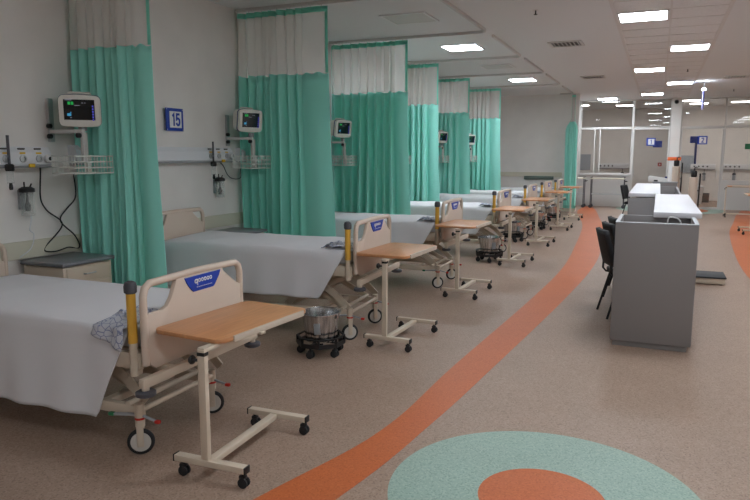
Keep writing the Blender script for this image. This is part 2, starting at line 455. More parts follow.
sprinkler(.42, 14.9, 'small sprinkler head in the tiled strip')
d = thing('security_camera', 'small black dome camera at the top of the pier between the doors', 'camera', (.38, YP-.10, 3.2))
MB().lathe([(.06, 0), (.06, .03)], n=16, rot=rx(PI/2)).build('mount', M['black'], d)
MB().lathe([(.05, .03), (.045, .05), (.028, .07), (.005, .078)], n=16, rot=rx(PI/2)).build('dome', M['black'], d)
d = thing('hanging_sign', 'narrow blue hanging sign seen edge-on in front of the glass front', 'sign', (.86, 17.5, H))
MB().cyl((0, .0, -.2), (0, .0, 0), .006, 8).build('rod', M['alu'], d)
MB().box((0, 0, -.42), (.03, .5, .44), .004).build('panel', mat('violet_blue', (140, 142, 205), .3), d, False)
MB().box((0, -.06, -.19), (.08, .14, .035), .004).build('lamp', M['light'], d, False)

# ------------------------------------------------------------------ curtains and tracks
def make_curtain(y, xl, xr, folds, amp, label, zb=.32, ph=0, flat=.16, flare=.0, z1=2.53, pinch=1):
    r = thing('privacy_curtain', label, 'curtain', (xl, y, 0), 0, None)
    W = xr-xl; rnd = random.Random(int(y*100))
    pr = [rnd.uniform(.75, 1.3) for _ in range(folds)]; tot = sum(pr); edges = [0]
    for p in pr: edges.append(edges[-1]+p/tot)
    am = [rnd.uniform(.7, 1.25) for _ in range(folds)]
    wf = W-flat
    def fold(s, z):
        """s 0..1 along the curtain, z height; returns local x,y"""
        x = s*W; t = (3.3-z)/3.0
        if x < wf:
            q = x/wf
            k = max(i for i in range(folds) if edges[i] <= q+1e-9); f = (q-edges[k])/(edges[k+1]-edges[k])
            yy = amp*am[k]*(.55+.45*t)*math.sin(2*PI*f+ph) * (.35+.65*min(1, (wf-x)/.08) if wf-x < .08 else 1)
            xx = x+.018*math.sin(4*PI*f+z*.8)
        else:
            f = (x-wf)/flat
            yy = -.045*math.sin(PI*f)*(.6+.4*t)+.012*math.sin(2*z)*t; xx = x+.02*t*f
        xx += .012*math.sin(z*2.1+s*7)*t+flare*max(0, t-.2)*s**3
        if pinch < 1 and z > z1-.15:
            k = 1+(pinch-1)*min(1, (z-z1+.15)/.2); xx = .62*W+(xx-.62*W)*k
        return xx, yy
    n = folds*16+16; z2 = 3.2
    def surf(za, zb_, wav=0):
        def f(u, v):
            z = za+(zb_-za)*v
            if wav and v == 1: z += .012*math.sin(u*folds*2*PI)
            x, yy = fold(u, z); return Vector((x, yy, z))
        return f
    MB().grid(n, 22, surf(zb, z1, 1)).build('fabric', M['curtain'], r, True, 80, .004)
    MB().grid(n, 6, surf(z1+.002, z2)).build('mesh_panel', M['mesh'], r, True, 80)
    MB().grid(n, 3, surf(z2, z2+.06)).build('heading', M['hem'], r, True, 80, .006)
    for s0, s1 in ((0, .022), (.975, 1)):
        b = MB().grid(4, 6, lambda u, v: Vector((lambda z: (fold(s0+(s1-s0)*u, z)[0], fold(s0+(s1-s0)*u, z)[1]-.006, z))(z1+(z2-z1)*v)))
        b.build('edge_band', M['hem'], r, True, 80, .004)
    for k in range(9):
        s = (k+.5)/9; x, yy = fold(s, z2+.05)
        MB().tube([(x, yy, z2+.04), (x, yy, H-.045), (x, 0, H-.03)], .004, 6).build('hook', M['alu'], r)
    return r
cur = [
    (4.38, -4.74, -3.87, 8, .085, 'green curtain with white gauze top beside the nearest bed', 0.2, 0.03),
    (6.85, -4.745, -3.52, 8, .085, 'wide green curtain with gauze top behind the second bed, by the sign 15 bay', 0.34, 0.08),
    (9.30, -4.745, -3.47, 8, .09, 'green curtain with gauze top behind the third bed monitor, third from the front', 0.2, 0.06),
    (11.80, -4.74, -3.80, 7, .078, 'narrow green curtain fourth from the front, hung behind the fourth bed', 0.18, 0.05),
    (14.25, -4.74, -3.88, 6, .07, 'green curtain fifth from the front, behind the fifth bed monitor', 0.18, 0.06),
    (16.70, -4.74, -3.74, 7, .078, 'green curtain sixth from the front, last before the bare end wall', 0.22, 0.06)]
for k, (y, xl, xr, nf, am, lb, ft, fr) in enumerate(cur): make_curtain(y, xl, xr, nf, am, lb, ph=k*.7, flat=ft, flare=fr, z1=2.49 if k == 0 else 2.53)
make_curtain(19.3, -2.46, -2.14, 4, .06, 'bunched green curtain at the corner of the end wall beside the glass front', zb=.12, flat=.06, pinch=.3)
XT = -2.30
TN = ['nearest', 'second', 'third', 'fourth', 'fifth', 'sixth', 'farthest']
for k in range(7):
    yk = cur[k][0] if k < 6 else 19.3
    x0 = XW+.01 if k < 6 else XT-.35
    pts = [(x0, yk, H-.02), (XT-.14, yk, H-.02)]+[(XT-.14+.14*math.sin(a), yk-.14+.14*math.cos(a), H-.02) for a in [PI/2*i/8 for i in range(1, 9)]]+[(XT, yk-2.15, H-.02)]
    o = MB(); 
    for a, b in zip(pts, pts[1:]): o.bar(a, b, .03, .038)
    o = o.build('curtain_track', M['frame'], None, False)
    tag(o, 'white L-shaped ceiling rail carrying the %s green curtain' % TN[k], 'curtain rail', None)

# ------------------------------------------------------------------ bed
LIFT = .09
def make_bed(loc, label):
    r = thing('hospital_bed', label, 'hospital bed', loc)
    # end boards
    hw = .43
    def board(name, x, sgn):
        pan = [(-.37, .47), (.37, .47), (hw-.02, .50), (hw-.01, .54), (hw-.01, .79), (.385, .805), (.34, .835), (.29, .87), (.25, .90), (.235, .925),
               (-.18, .925), (-.195, .89), (-.225, .83), (-.26, .79), (-.30, .775), (-hw+.01, .775), (-hw+.01, .54), (-hw+.02, .50)]
        b = MB().prism(pan, 0, x-.015, x+.015, .006).build(name, M['creampl'], r)
        path = [(x, -hw, .50), (x, -hw, .72), (x, -hw, .87), (x, -hw+.015, .91), (x, -hw+.05, .932), (x, 0, .94), (x, hw-.05, .932), (x, hw-.015, .91), (x, hw, .87), (x, hw, .72), (x, hw, .50)]
        MB().tube(path, .021, 12).build('rail', M['creampl'], b)
        return b
    fb = board('footboard', -.018, 1)
    lab = MB().prism([(-.12, .915), (.21, .915), (.19, .88), (.15, .835), (.135, .825), (-.045, .825), (-.06, .835), (-.10, .88)], 0, -.003, .003, .001).build('name_plate', M['blue'], fb, False)
    lab['label'] = 'blue trapezoid maker plate with white lettering'
    w = MB()
    R1 = ry(PI/2)
    w.torus((.004, -.025, .883), .010, .004, R1, 14, 5); w.bar((.004, -.012, .895), (.004, -.012, .858), .006, .003)
    for k in range(5): w.torus((.004, .006+k*.026, .885), .009, .0032, R1, 12, 5)
    for k in range(9): w.bar((.004, -.02+k*.016, .848), (.004, -.01+k*.016, .848), .006, .003)
    w.build('lettering', M['white'], fb)
    board('headboard', -2.17, -1)
    # deck and mattress
    d = MB()
    for y in (-.415, .415): d.box((-1.09, y*1.02, .515), (2.08, .03, .09), .006)
    for x in (-.08, -.75, -1.45, -2.10): d.box((x, 0, .53), (.04, .80, .05), .004)
    d.box((-1.09, 0, .566), (2.02, .80, .012))
    d.build('deck', M['cream'], r)
    MB().box((-1.09, 0, .630), (2.00, .82, .115), .03, seg=3).build('mattress', M['mattress'], r)
    # bumper post
    p = MB().lathe([(.021, .44), (.021, .62)], (-.085, -.445, 0), 16).build('post', M['cream'], r)
    MB().lathe([(.0245, .62), (.0245, .885)], (-.085, -.445, 0), 16).build('sleeve', M['yellow'], p)
    MB().lathe([(.026, .885), (.033, .892), (.034, .925), (.028, .945), (.012, .952)], (-.085, -.445, 0), 16).build('cap', M['capgrey'], p)
    MB().bar((-.085, -.445, .46), (-.085, -.40, .46), .03, .04).build('bracket', M['cream'], p)
    # bumper bar at the foot
    b = MB().box((.055, -.03, .445), (.035, 1.04, .05), .006); b.bar((-.05, -.3, .455), (.05, -.3, .455), .03, .03); b.bar((-.05, .3, .455), (.05, .3, .455), .03, .03)
    for y in (-.52, .45): b.cyl((.055, y, .385), (.055, y, .43), .02, 12)
    b = b.build('bumper_bar', M['cream'], r)
    for y in (-.52, .45): MB().lathe([(.04, .373), (.052, .38), (.052, .398), (.04, .405)], (.055, y, 0), 20).build('roller', M['capgrey'], b)
    # lift arms
    def arm(x0, x1, y, nm='lift_arm'):
        return MB().bar((x0, y, .25), (x1, y, .52), .03, .05, .006).build(nm, M['cream'], r)
    for y in (-.26, .26):
        for a, c in ((-.2, -.72), (-.72, -.2), (-1.45, -1.95), (-1.95, -1.45)): arm(a, c, y)
        q = [(-.10+.0*k, y*1.25, .24+.0*k) for k in ()] or [(-.12-.62*k/10, y*1.3, .25+.20*math.sin(PI*k/10)) for k in range(11)]
        c = MB()
        for a, e in zip(q, q[1:]): c.bar(a, e, .012, .06)
        c.build('arched_brace', M['cream'], r)
    MB().cyl((-.46, -.28, .385), (-.46, .28, .385), .02, 12).build('pivot_shaft', M['cream'], r)
    # base frame
    b = MB()
    for y in (-.42, .16): b.box((-1.04, y, .235), (1.96, .04, .06), .006)
    b.cyl((-.06, -.44, .25), (-.06, .18, .25), .014, 12); b.cyl((-.15, -.44, .27), (-.15, .18, .27), .016, 12)
    b.box((-2.0, -.13, .235), (.05, .6, .05), .005); b.box((-.35, -.13, .235), (.05, .56, .04), .005); b.box((-1.7, -.13, .235), (.05, .56, .04), .005)
    b.build('base_frame', M['cream'], r)
    for x in (-.07, -2.0):
        for y in (-.44, .18):
            s = MB().cyl((x, y, .16), (x, y, .285), .026, 14)
            sx, sy = (.581, .814) if x > -1 else (.1, .995)
            for q in (-.022, .022): s.box((x-sx*q, y+sy*q, .12), (.036, .006, .14), .002, rz(.62 if x > -1 else .1))
            s.cyl((x+sx*.027, y-sy*.027, .073), (x-sx*.027, y+sy*.027, .073), .012, 10)
            c = s.build('caster', M['cream'], r)
            sw = .62 if x > -1 else .1
            tw = MB().torus((0, 0, 0), .059, .0135, rx(PI/2), 32, 10).build('tire', M['rubber'], c, loc=(x, y, .0735)); tw.rotation_euler.z = sw
            tw = MB().lathe([(.052, -.013), (.057, -.008), (.057, .008), (.052, .013)], (0, 0, 0), 28, rx(PI/2)).build('wheel', M['wheel'], c, loc=(x, y, .0735)); tw.rotation_euler.z = sw
            MB().lathe([(.0275, .2), (.0275, .212)], (x, y, 0), 14).build('ring', M['red'], c)
            if x > -1:
                MB().bar((x, y, .225), (x-.16, y-.03*(1 if y < 0 else -1), .215), .018, .014, .003).build('brake_pedal', M['railgrey'], c)
                MB().box((x-.165, y-.031*(1 if y < 0 else -1), .215), (.035, .026, .018), .004).build('pedal_tip', M['green'], c)
                MB().bar((x, y, .225), (x+.11, y, .205), .014, .012, .003).build('release_pedal', M['railgrey'], c)
                MB().box((x+.12, y, .203), (.03, .022, .018), .004).build('release_tip', M['red'], c)
    return r
LIFTED = ('footboard', 'headboard', 'deck', 'mattress', 'post', 'bumper_bar')
ORD = ['nearest', 'second', 'third', 'fourth', 'fifth', 'sixth', 'farthest']
beds = [(-2.41, 3.03, 0), (-2.345, 5.48, LIFT), (-2.33, 7.95, LIFT+.015), (-2.25, 10.62, LIFT+.01), (-2.24, 13.15, LIFT), (-2.27, 15.3, LIFT-.02), (-2.32, 17.75, LIFT-.05)]
BL = ['cream hospital bed in the left foreground, nearest of the row', 'cream hospital bed under the sign 15, second of the row', 'cream hospital bed third of the row, behind the sign 15 bed',
      'cream hospital bed fourth of the row, counted from the foreground', 'cream hospital bed fifth of the row, counted from the foreground', 'cream hospital bed sixth of the row, counted from the foreground', 'cream hospital bed farthest away, beside the end wall']
ROT = [0, .045, .02, 0, 0, 0, 0]
bed0 = make_bed(beds[0][:2]+(0,), BL[0]); bed0['group'] = 'hospital beds along the left wall'
for k in range(1, 7):
    x, y, l = beds[k]
    dup(bed0, (x, y, 0), ROT[k], BL[k], l, LIFTED)

# bedding
def make_sheet(loc, label, drop=.52):
    zt = .702
    def f(u, v):
        x = -2.02+1.90*u
        near = drop if x < -.36 else .02+(drop-.02)*max(0, (-.115-x)/.245)
        far = .2
        s = v*(far+.87+near)
        wr = .006*math.sin(x*9+v*5)+.003*math.sin(x*23+v*11)
        if s < far: y, z = .443, zt-(far-s)
        elif s < far+.87:
            q = (s-far)/.87; y = .435-.87*q; z = zt+wr*.8-.012*(abs(q-.5)*2)**8
        else:
            t = s-far-.87; tt = t/.5
            y = -.439-.012*min(1, t/.05)-.035*tt*(1+.6*math.sin(x*7+1))*.6-.012*tt*math.sin(x*19); z = zt-.012-t+.006*math.sin(x*6)*tt
        return Vector((x, y, z))
    o = MB().grid(60, 80, f).build('bed_sheet', M['sheet'], None, True, 80, .004)
    o.location = loc; return tag(o, label, 'bed sheet', 'white sheets on the left-wall beds')
def make_gown(loc, label, drape):
    rnd = random.Random(3)
    def f(u, v):
        x = -.34+.21*u; yy = -.44+.32*v
        z = .716+.018*abs(math.sin(u*6+v*9))+.012*abs(math.sin(v*17+u*4))
        e = min(u, 1-u, 1-v)
        z = .713+(z-.713)*min(1, e*6)
        x += .02*math.sin(v*9); yy += .025*math.sin(u*8)
        if drape and v < .18:
            t = (.18-v)/.18; yy = -.482-.012*math.sin(u*9); z = .705-.13*t*(.4+.6*u)
        return Vector((x, yy, z))
    o = MB().grid(26, 40, f).build('hospital_gown', M['gown'], None, True, 80, .004)
    o.location = loc; return tag(o, label, 'gown', 'printed gowns on the beds')
for k, (x, y, l) in enumerate(beds):
    n = ['foreground bed', 'second bed, under the sign 15', 'third bed of the row', 'fourth bed of the row', 'fifth bed of the row', 'sixth bed of the row', 'farthest bed by the end wall']
    if k == 0:
        sh = make_sheet((x, y, l), 'white sheet draped over the '+n[k])
        make_gown((x, y, l), 'blue and white printed gown hanging over the foot corner of the foreground bed', True)
    else:
        if k == 1: c = sh = make_sheet((x, y, l), '', .43)
        else: c = sh.copy(); COL.objects.link(c)
        c.location = (x, y, l); c['label'] = 'white sheet draped over the '+n[k]; c.rotation_euler.z = ROT[k]
        if k == 1: gn = make_gown((x, y, l), 'folded printed gown at the foot of the '+n[k], False); gn.rotation_euler.z = ROT[k]
        else:
            c = gn.copy(); COL.objects.link(c); c.location = (x, y, l); c['label'] = 'folded printed gown at the foot of the '+n[k]; c.rotation_euler.z = ROT[k]

# ------------------------------------------------------------------ overbed table (origin: foot of the column)
def make_table(loc, label, rot=0):
    r = thing('overbed_table', label, 'overbed table', loc, rot, 'overbed tables')
    ht = .70
    def rr(x0, x1, y0, y1, rad):
        P = []
        for cx, cy, a0 in ((x1-rad, y1-rad, 0), (x0+rad, y1-rad, PI/2), (x0+rad, y0+rad, PI), (x1-rad, y0+rad, 1.5*PI)):
            P += [(cx+rad*math.cos(a0+PI/2*k/6), cy+rad*math.sin(a0+PI/2*k/6)) for k in range(7)]
        return P
    MB().prism(rr(-.30, .175, .03, .81, .06), 2, ht-.022, ht, .004).build('tabletop', M['wood'], r)
    MB().box((.1765, .43, ht-.013), (.012, .62, .034), .003).build('edge_trim', M['woodedge'], r)
    a = MB().box((-.0, .30, ht-.034), (.045, .66, .022), .003); a.box((-.06, .36, ht-.030), (.28, .04, .014), .002)
    a.build('support_arm', M['cream'], r)
    MB().box((0, 0, ht-.35+.035), (.042, .032, ht-.13), .004).build('column', M['cream'], r)
    MB().box((0, 0, ht-.052), (.046, .036, .02), .004).build('collar', M['black'], r)
    k = MB().cyl((-.02, -.005, ht-.085), (-.06, -.02, ht-.085), .008, 8); k.lathe([(.02, 0), (.024, .008), (.02, .018)], (-.045, -.012, ht-.085), 10, ry(-PI/2)); k.build('height_knob', M['black'], r)
    b = MB().box((.025, 0, .093), (.41, .045, .032), .003); b.box((.025, .66, .093), (.38, .045, .032), .003); b.box((.01, .33, .088), (.045, .62, .03), .003)
    b = b.build('base', M['cream'], r)
    for x0, y in ((-.182, 0), (.232, 0), (-.167, .66), (.217, .66)): MB().box((x0, y, .093), (.008, .047, .036), .002).build('end_cap', M['black'], b)
    for x, y in ((-.14, 0), (.21, 0), (-.13, .66), (.195, .66)):
        c = MB().cyl((x, y, .05), (x, y, .08), .01, 8); c.box((x, y, .054), (.036, .03, .02), .006)
        c = c.build('caster', M['black'], r)
        w = MB()
        for q in (-.012, .012): w.lathe([(.02, -.007), (.026, -.005), (.026, .005), (.02, .007)], (x+.004, y+q, .0265), 16, rx(PI/2))
        w.build('wheel', M['rubber'], c)
    return r
TL = ['wood-topped overbed table nearest the camera, at the foot of the foreground bed', 'wood-topped overbed table beside the first steel bucket, second of the row', 'wood-topped overbed table third of the row, at the foot of the third bed',
      'wood-topped overbed table fourth of the row, by a steel bucket', 'wood-topped overbed table fifth of the row along the beds', 'wood-topped overbed table sixth of the row along the beds', 'wood-topped overbed table by the bunched curtain, farthest of the left row']
tabs = [(-1.98, 2.50, 0), (-2.02, 4.92, .085), (-2.02, 7.06, .115), (-1.93, 9.46, .12), (-1.94, 11.8, .12), (-1.94, 14.5, .12), (-1.97, 16.95, .12)]
TLIFT = ('tabletop', 'edge_trim', 'support_arm', 'collar', 'height_knob')
tab0 = make_table(tabs[0][:2]+(0,), TL[0], .03)
def place_table(x, y, l, label, rot=0):
    t = dup(tab0, (x, y, 0), rot, label, l, TLIFT)
    for c in t.children:
        if c.name.startswith('column'): c.scale.z = (.57+l)/.57; c.location.z = .08-.08*c.scale.z
    return t
for (x, y, l), lb in zip(tabs[1:], TL[1:]): place_table(x, y, l, lb, -.035)
place_table(1.86, 15.9, .12, 'overbed table at the right edge of the photo, nearer of the right-hand pair', PI)
place_table(1.66, 19.6, .12, 'overbed table at the right, by the glass front panel, farther of the right-hand pair', -PI/2)
for c in tab0.children:                      # the nearest top is swivelled a little on its column
    if c.name.startswith(('tabletop', 'edge_trim', 'support_arm')): c.rotation_euler.z = -.11; c.location.y = .02 if c.name.startswith('support') else .06; c.location.x -= .0 if c.name.startswith('support') else .115

# ------------------------------------------------------------------ steel buckets on wheeled rings
def make_bucket(loc, lb):
    b = thing('steel_bucket', lb, 'bucket', loc, 0, 'steel buckets beside the beds')
    MB().lathe([(.02, .115), (.119, .115), (.122, .125), (.152, .335), (.160, .338), (.160, .346), (.151, .346), (.116, .13), (.02, .128)], n=40).build('pail', M['steel'], b)
    h = MB().tube([(.17*math.cos(a), .17*math.sin(a)*.25-.1*0, .335+.0*a) for a in ()] or [(.162*math.cos(PI*k/16), .012+.155*math.sin(PI*k/16), .345+.004*math.sin(PI*k/16)) for k in range(17)], .0035, 6)
    h.build('handle', M['steel'], b)
    for s in (-1, 1): MB().box((s*.158, 0, .325), (.012, .04, .045), .003).build('ear', M['steel'], b)
    MB().box((.04, -.138, .235), (.05, .004, .09), .001, rx(.17) @ rz(.25)).build('label_plate', M['railgrey'], b)
    return b
def make_dolly(loc, lb):
    d = thing('bucket_dolly', lb, 'dolly', loc, 0, 'black wheeled rings under the buckets')
    f = MB()
    P = [(.19*math.cos(PI/8+PI/4*k), .19*math.sin(PI/8+PI/4*k)) for k in range(8)]
    for z in (.10, .155):
        for a, c in zip(P, P[1:]+P[:1]): f.bar((a[0], a[1], z), (c[0], c[1], z), .012, .034 if z < .12 else .012)
    for p in P: f.bar((p[0], p[1], .09), (p[0], p[1], .158), .012, .016)
    f.box((0, 0, .105), (.35, .03, .014)); f.box((0, 0, .105), (.03, .35, .014))
    f.build('ring_frame', M['black'], d)
    for k in range(5):
        a = 2*PI*k/5+.9; x, y = .165*math.cos(a), .165*math.sin(a)
        c = MB().cyl((x, y, .055), (x, y, .098), .01, 8); c.box((x, y, .058), (.036, .04, .02), .005); c = c.build('caster', M['black'], d)
        w = MB()
        for q in (-.015, .015): w.lathe([(.024, -.008), (.03, -.006), (.03, .006), (.024, .008)], (x, y+q, .031), 16, rx(PI/2))
        w.build('wheel', M['rubber'], c)
    return d
bk = [(-2.45, 4.60, 'beside the second overbed table, nearest the camera'), (-2.36, 9.82, 'at the foot of the fourth bed'), (-2.52, 12.3, 'between the fourth and fifth tables'), (-2.46, 14.6, 'beside the sixth overbed table'), (-2.42, 16.6, 'farthest away, near the bunched curtain')]
for k, (x, y, w) in enumerate(bk):
    if k == 0: B0 = make_bucket((x, y, 0), 'stainless steel bucket '+w); D0 = make_dolly((x, y, 0), 'black wheeled ring holding the bucket '+w)
    else:
        dup(B0, (x+.05, y, 0), .4*k, 'stainless steel bucket '+w).scale = (1.08,)*3
        dup(D0, (x+.05, y, 0), .3*k, 'black wheeled ring holding the bucket '+w).scale = (1.08,)*3

# ------------------------------------------------------------------ bedside cabinets
def make_cabinet(loc, lb):
    c = thing('bedside_cabinet', lb, 'cabinet', loc, 0, 'bedside cabinets')
    MB().box((0, 0, .40), (.44, .50, .62), .006).build('body', M['cream'], c)
    MB().box((.005, 0, .735), (.48, .54, .03), .006).build('top', M['stone'], c)
    for z, h in ((.64, .12), (.50, .12)):
        d = MB().box((.226, 0, z), (.016, .44, h), .004).build('drawer', M['cream'], c)
        MB().tube([(.232, -.06, z), (.252, -.05, z), (.252, .05, z), (.232, .06, z)], .006, 8).build('handle', M['alu'], d)
    d = MB().box((.226, 0, .265), (.016, .44, .32), .004).build('door', M['cream'], c)
    MB().tube([(.232, .18, .24), (.252, .18, .25), (.252, .18, .32), (.232, .18, .33)], .006, 8).build('handle', M['alu'], d)
    for x in (-.18, .18):
        for y in (-.2, .2): MB().cyl((x, y, 0), (x, y, .10), .018, 10).build('foot', M['black'], c)
    return c
CB = ['between the foreground bed and the nearest curtain', 'behind the second bed, under the sign 15 bay console', 'behind the third bed', 'behind the fourth bed', 'behind the fifth bed', 'behind the sixth bed', 'behind the farthest bed']
cab = [(-4.50, 3.98), (-4.40, 6.24), (-4.42, 8.74), (-4.42, 11.34), (-4.42, 13.88), (-4.42, 16.1)]
for k, (x, y) in enumerate(cab):
    if k == 0: C0 = make_cabinet((x, y, 0), 'cream bedside cabinet with grey top '+CB[0])
    else: dup(C0, (x, y, 0), None, 'cream bedside cabinet with grey top '+CB[k])

# ------------------------------------------------------------------ wall fixtures of one bay (origin on the wall, y = console end)
BN = ['in the foreground bay', 'in the sign 15 bay', 'in the third bay', 'in the fourth bay', 'in the fifth bay', 'in the sixth bay', 'in the last bay']
def make_console(loc, lb, length):
    c = thing('medical_gas_console', lb, 'gas console', (loc[0], loc[1], -.02), 0, 'wall consoles above the beds')
    prof = [(0, 1.53), (.085, 1.53), (.10, 1.545), (.10, 1.64), (.07, 1.685), (0, 1.685)]
    MB().prism(prof, 1, -length, 0).build('housing', M['rail'], c, False)
    MB().box((.053, -length/2, 1.522), (.10, length, .012), .002).build('lower_lip', M['railgrey'], c, False)
    for y in (-.12, -.27, -.42):
        o = MB().lathe([(.03, .0), (.03, .012), (.016, .014), (.014, .006)], (.10, y, 1.59), 18, ry(PI/2))  .build('outlet', M['alu'], c)
        MB().box((.1015, y, 1.634), (.003, .05, .014)).build('name_tag', M['ylabel'], o, False)
        MB().box((.088, y, 1.668), (.012, .06, .010), 0, ry(-.43)).build('dark_tag', M['slot'], o, False)
    v = MB().lathe([(.034, 0), (.034, .03), (.025, .04)], (.10, -.045, 1.59), 18, ry(PI/2)).build('valve', M['white'], c)
    MB().lathe([(.016, .0405), (.016, .045)], (.10, -.045, 1.59), 14, ry(PI/2)).build('valve_plug', M['black'], v)
    MB().box((.112, -.20, 1.535), (.018, .05, .03), .003).build('yellow_tag', M['ylabel'], c)
    return c
def make_flowmeter(loc, lb):
    f = thing('flowmeter', lb, 'flowmeter', loc, 0, 'flowmeters on the consoles')
    MB().cyl((.135, 0, 1.53), (.135, 0, 1.75), .011, 10).build('gauge_tube', M['capgrey'], f)
    MB().lathe([(.028, 1.475), (.034, 1.485), (.034, 1.52), (.024, 1.53)], (.135, 0, 0), 16).build('valve_body', M['black'], f)
    MB().cyl((.135, 0, 1.38), (.135, 0, 1.475), .026, 14).build('humidifier_jar', M['clear'], f)
    MB().lathe([(.012, 1.33), (.016, 1.345), (.012, 1.385)], (.135, 0, 0), 10).build('outlet', M['black'], f)
    MB().bar((.1, 0, 1.59), (.14, 0, 1.59), .02, .02).build('connector', M['alu'], f)
    return f
def make_jar(loc, lb):
    j = thing('suction_jar', lb, 'suction jar', loc, 0, 'suction jars on the wall')
    MB().box((.012, 0, 1.24), (.026, .05, .16), .004).build('wall_plate', M['railgrey'], j)
    MB().lathe([(.03, 1.11), (.05, 1.115), (.052, 1.13), (.052, 1.30), (.044, 1.305), (.044, 1.125), (.03, 1.12)], (.08, 0, 0), 20).build('jar', M['clear'], j)
    l = MB().lathe([(.06, 1.302), (.06, 1.33), (.035, 1.345)], (.08, 0, 0), 20); l.cyl((.08, -.02, 1.33), (.08, -.02, 1.385), .006, 8); l.cyl((.08, .025, 1.33), (.09, .04, 1.37), .006, 8)
    l.build('lid', M['black'], j)
    MB().lathe([(.02, 1.15), (.024, 1.2), (.012, 1.22), (.006, 1.3)], (.08, 0, 0), 12).build('float_valve', M['black'], j)
    return j
def make_bracket(loc, lb):
    b = thing('monitor_bracket', lb, 'wall bracket', loc, 0, 'monitor wall brackets')
    MB().box((.014, 0, 1.89), (.028, .05, .36), .004).build('wall_channel', M['alu'], b)
    MB().bar((.02, .0, 1.795), (.34, .04, 1.795), .045, .03, .004).build('arm', M['frame'], b)
    MB().box((.34, .04, 1.66), (.035, .05, .25), .005).build('pole', M['frame'], b)
    for p in ((.05, -.03, 1.84), (.05, -.03, 1.755), (.34, 0, 1.76)): MB().lathe([(.02, 0), (.02, .03), (.012, .036)], p, 12, rx(PI/2)).build('clamp_knob', M['black'], b)
    MB().box((.30, .07, 1.83), (.05, .05, .06), .005).build('tilt_head', M['railgrey'], b)
    return b
def make_basket(loc, lb):
    s = thing('wire_basket', lb, 'basket', loc, 0, 'wire baskets under the monitors')
    w = MB(); x0, x1, y0, y1, z0, z1 = .22, .47, -.19, .21, 1.45, 1.59
    for z in (z0, z0+.047, z0+.094, z1):
        w.tube([(x0, y0, z), (x1, y0, z), (x1, y1, z), (x0, y1, z)], .0065, 6, True)
    for i in range(13):
        y = y0+(y1-y0)*i/12
        w.tube([(x0, y, z1), (x0, y, z0), (x1, y, z0), (x1, y, z1)], .0035, 5)
    for i in range(1, 4):
        x = x0+(x1-x0)*i/4
        w.tube([(x, y0, z1), (x, y0, z0), (x, y1, z0), (x, y1, z1)], .0035, 5)
    w.build('basket', M['wire'], s)
    MB().bar((.335, .07, 1.6), (.335, .07, 1.46), .03, .05).build('hanger', M['wire'], s)
    return s
def make_monitor(loc, lb, rot):
    m = thing('patient_monitor', lb, 'patient monitor', loc, rot, 'patient monitors over the beds')
    # local: screen faces -y, width x, height z, tilted down a little
    T = rx(.12)
    def rrect(w, h, r, cr=0):
        P = []
        for cx, cz, a0 in ((w/2-r, h/2-r, 0), (-w/2+r, h/2-r, PI/2), (-w/2+r, -h/2+r, PI), (w/2-r, -h/2+r, 1.5*PI)):
            P += [(cx+r*math.cos(a0+PI/2*k/5), cz+r*math.sin(a0+PI/2*k/5)+cr*(1-(2*(cx+r*math.cos(a0+PI/2*k/5))/w)**2)*(1 if cz > 0 else -1)) for k in range(6)]
            if a0 == 0 or a0 == PI: P += [((1 if a0 == 0 else -1)*w*q, (h/2+cr*(1-4*q*q))*(1 if a0 == 0 else -1)) for q in (.25, .1, -.1, -.25)]
        return P
    fr = MB().prism(rrect(.32, .24, .035, .012), 1, -.06, -.015, .01)
    bmesh.ops.transform(fr.bm, matrix=T, verts=fr.bm.verts[:]); fr.build('front_bezel', M['monbody'], m)
    bk_ = MB().prism(rrect(.30, .225, .04, .010), 1, -.008, .10, .02)
    bmesh.ops.transform(bk_.bm, matrix=T, verts=bk_.bm.verts[:]); bk_.build('rear_casing', M['monbody'], m)
    nv = MB().prism(rrect(.325, .245, .036, .012), 1, -.0148, -.0082)
    bmesh.ops.transform(nv.bm, matrix=T, verts=nv.bm.verts[:]); nv.build('seam_band', M['navy'], m)
    hn = MB().tube([(-.09, .03, .12), (-.08, .03, .145), (.08, .03, .145), (.09, .03, .12)], .011, 8); hn.build('carry_handle', M['monbody'], m)
    sc = MB().box((-.005, -.0605, .01), (.235, .004, .165)); bmesh.ops.transform(sc.bm, matrix=T, verts=sc.bm.verts[:]); sc = sc.build('screen', M['screen'], m, False)
    def px(name, mt, L):
        q = MB()
        for x, z, w, h in L: q.box((x, -.0632, z), (w, .0012, h))
        bmesh.ops.transform(q.bm, matrix=T, verts=q.bm.verts[:]); q.build(name, mt, sc, False)
    px('green_readout', M['scr_g'], [(-.08, .062, .02, .024), (-.056, .062, .018, .024)])
    px('blue_readout', M['scr_b'], [(-.082, -.03, .03, .022), (-.07, -.012, .008, .008)])
    px('violet_keys', M['scr_v'], [(.098, .04-.022*k, .012, .014) for k in range(6)])
    px('white_trace', M['scr_w'], [(-.085, .088, .05, .006), (-.02, .045, .04, .004), (.02, .066, .012, .006), (.04, .066, .01, .006), (-.07, -.055, .012, .006)])
    return m
bays = [0, 1, 2, 3, 4, 5]
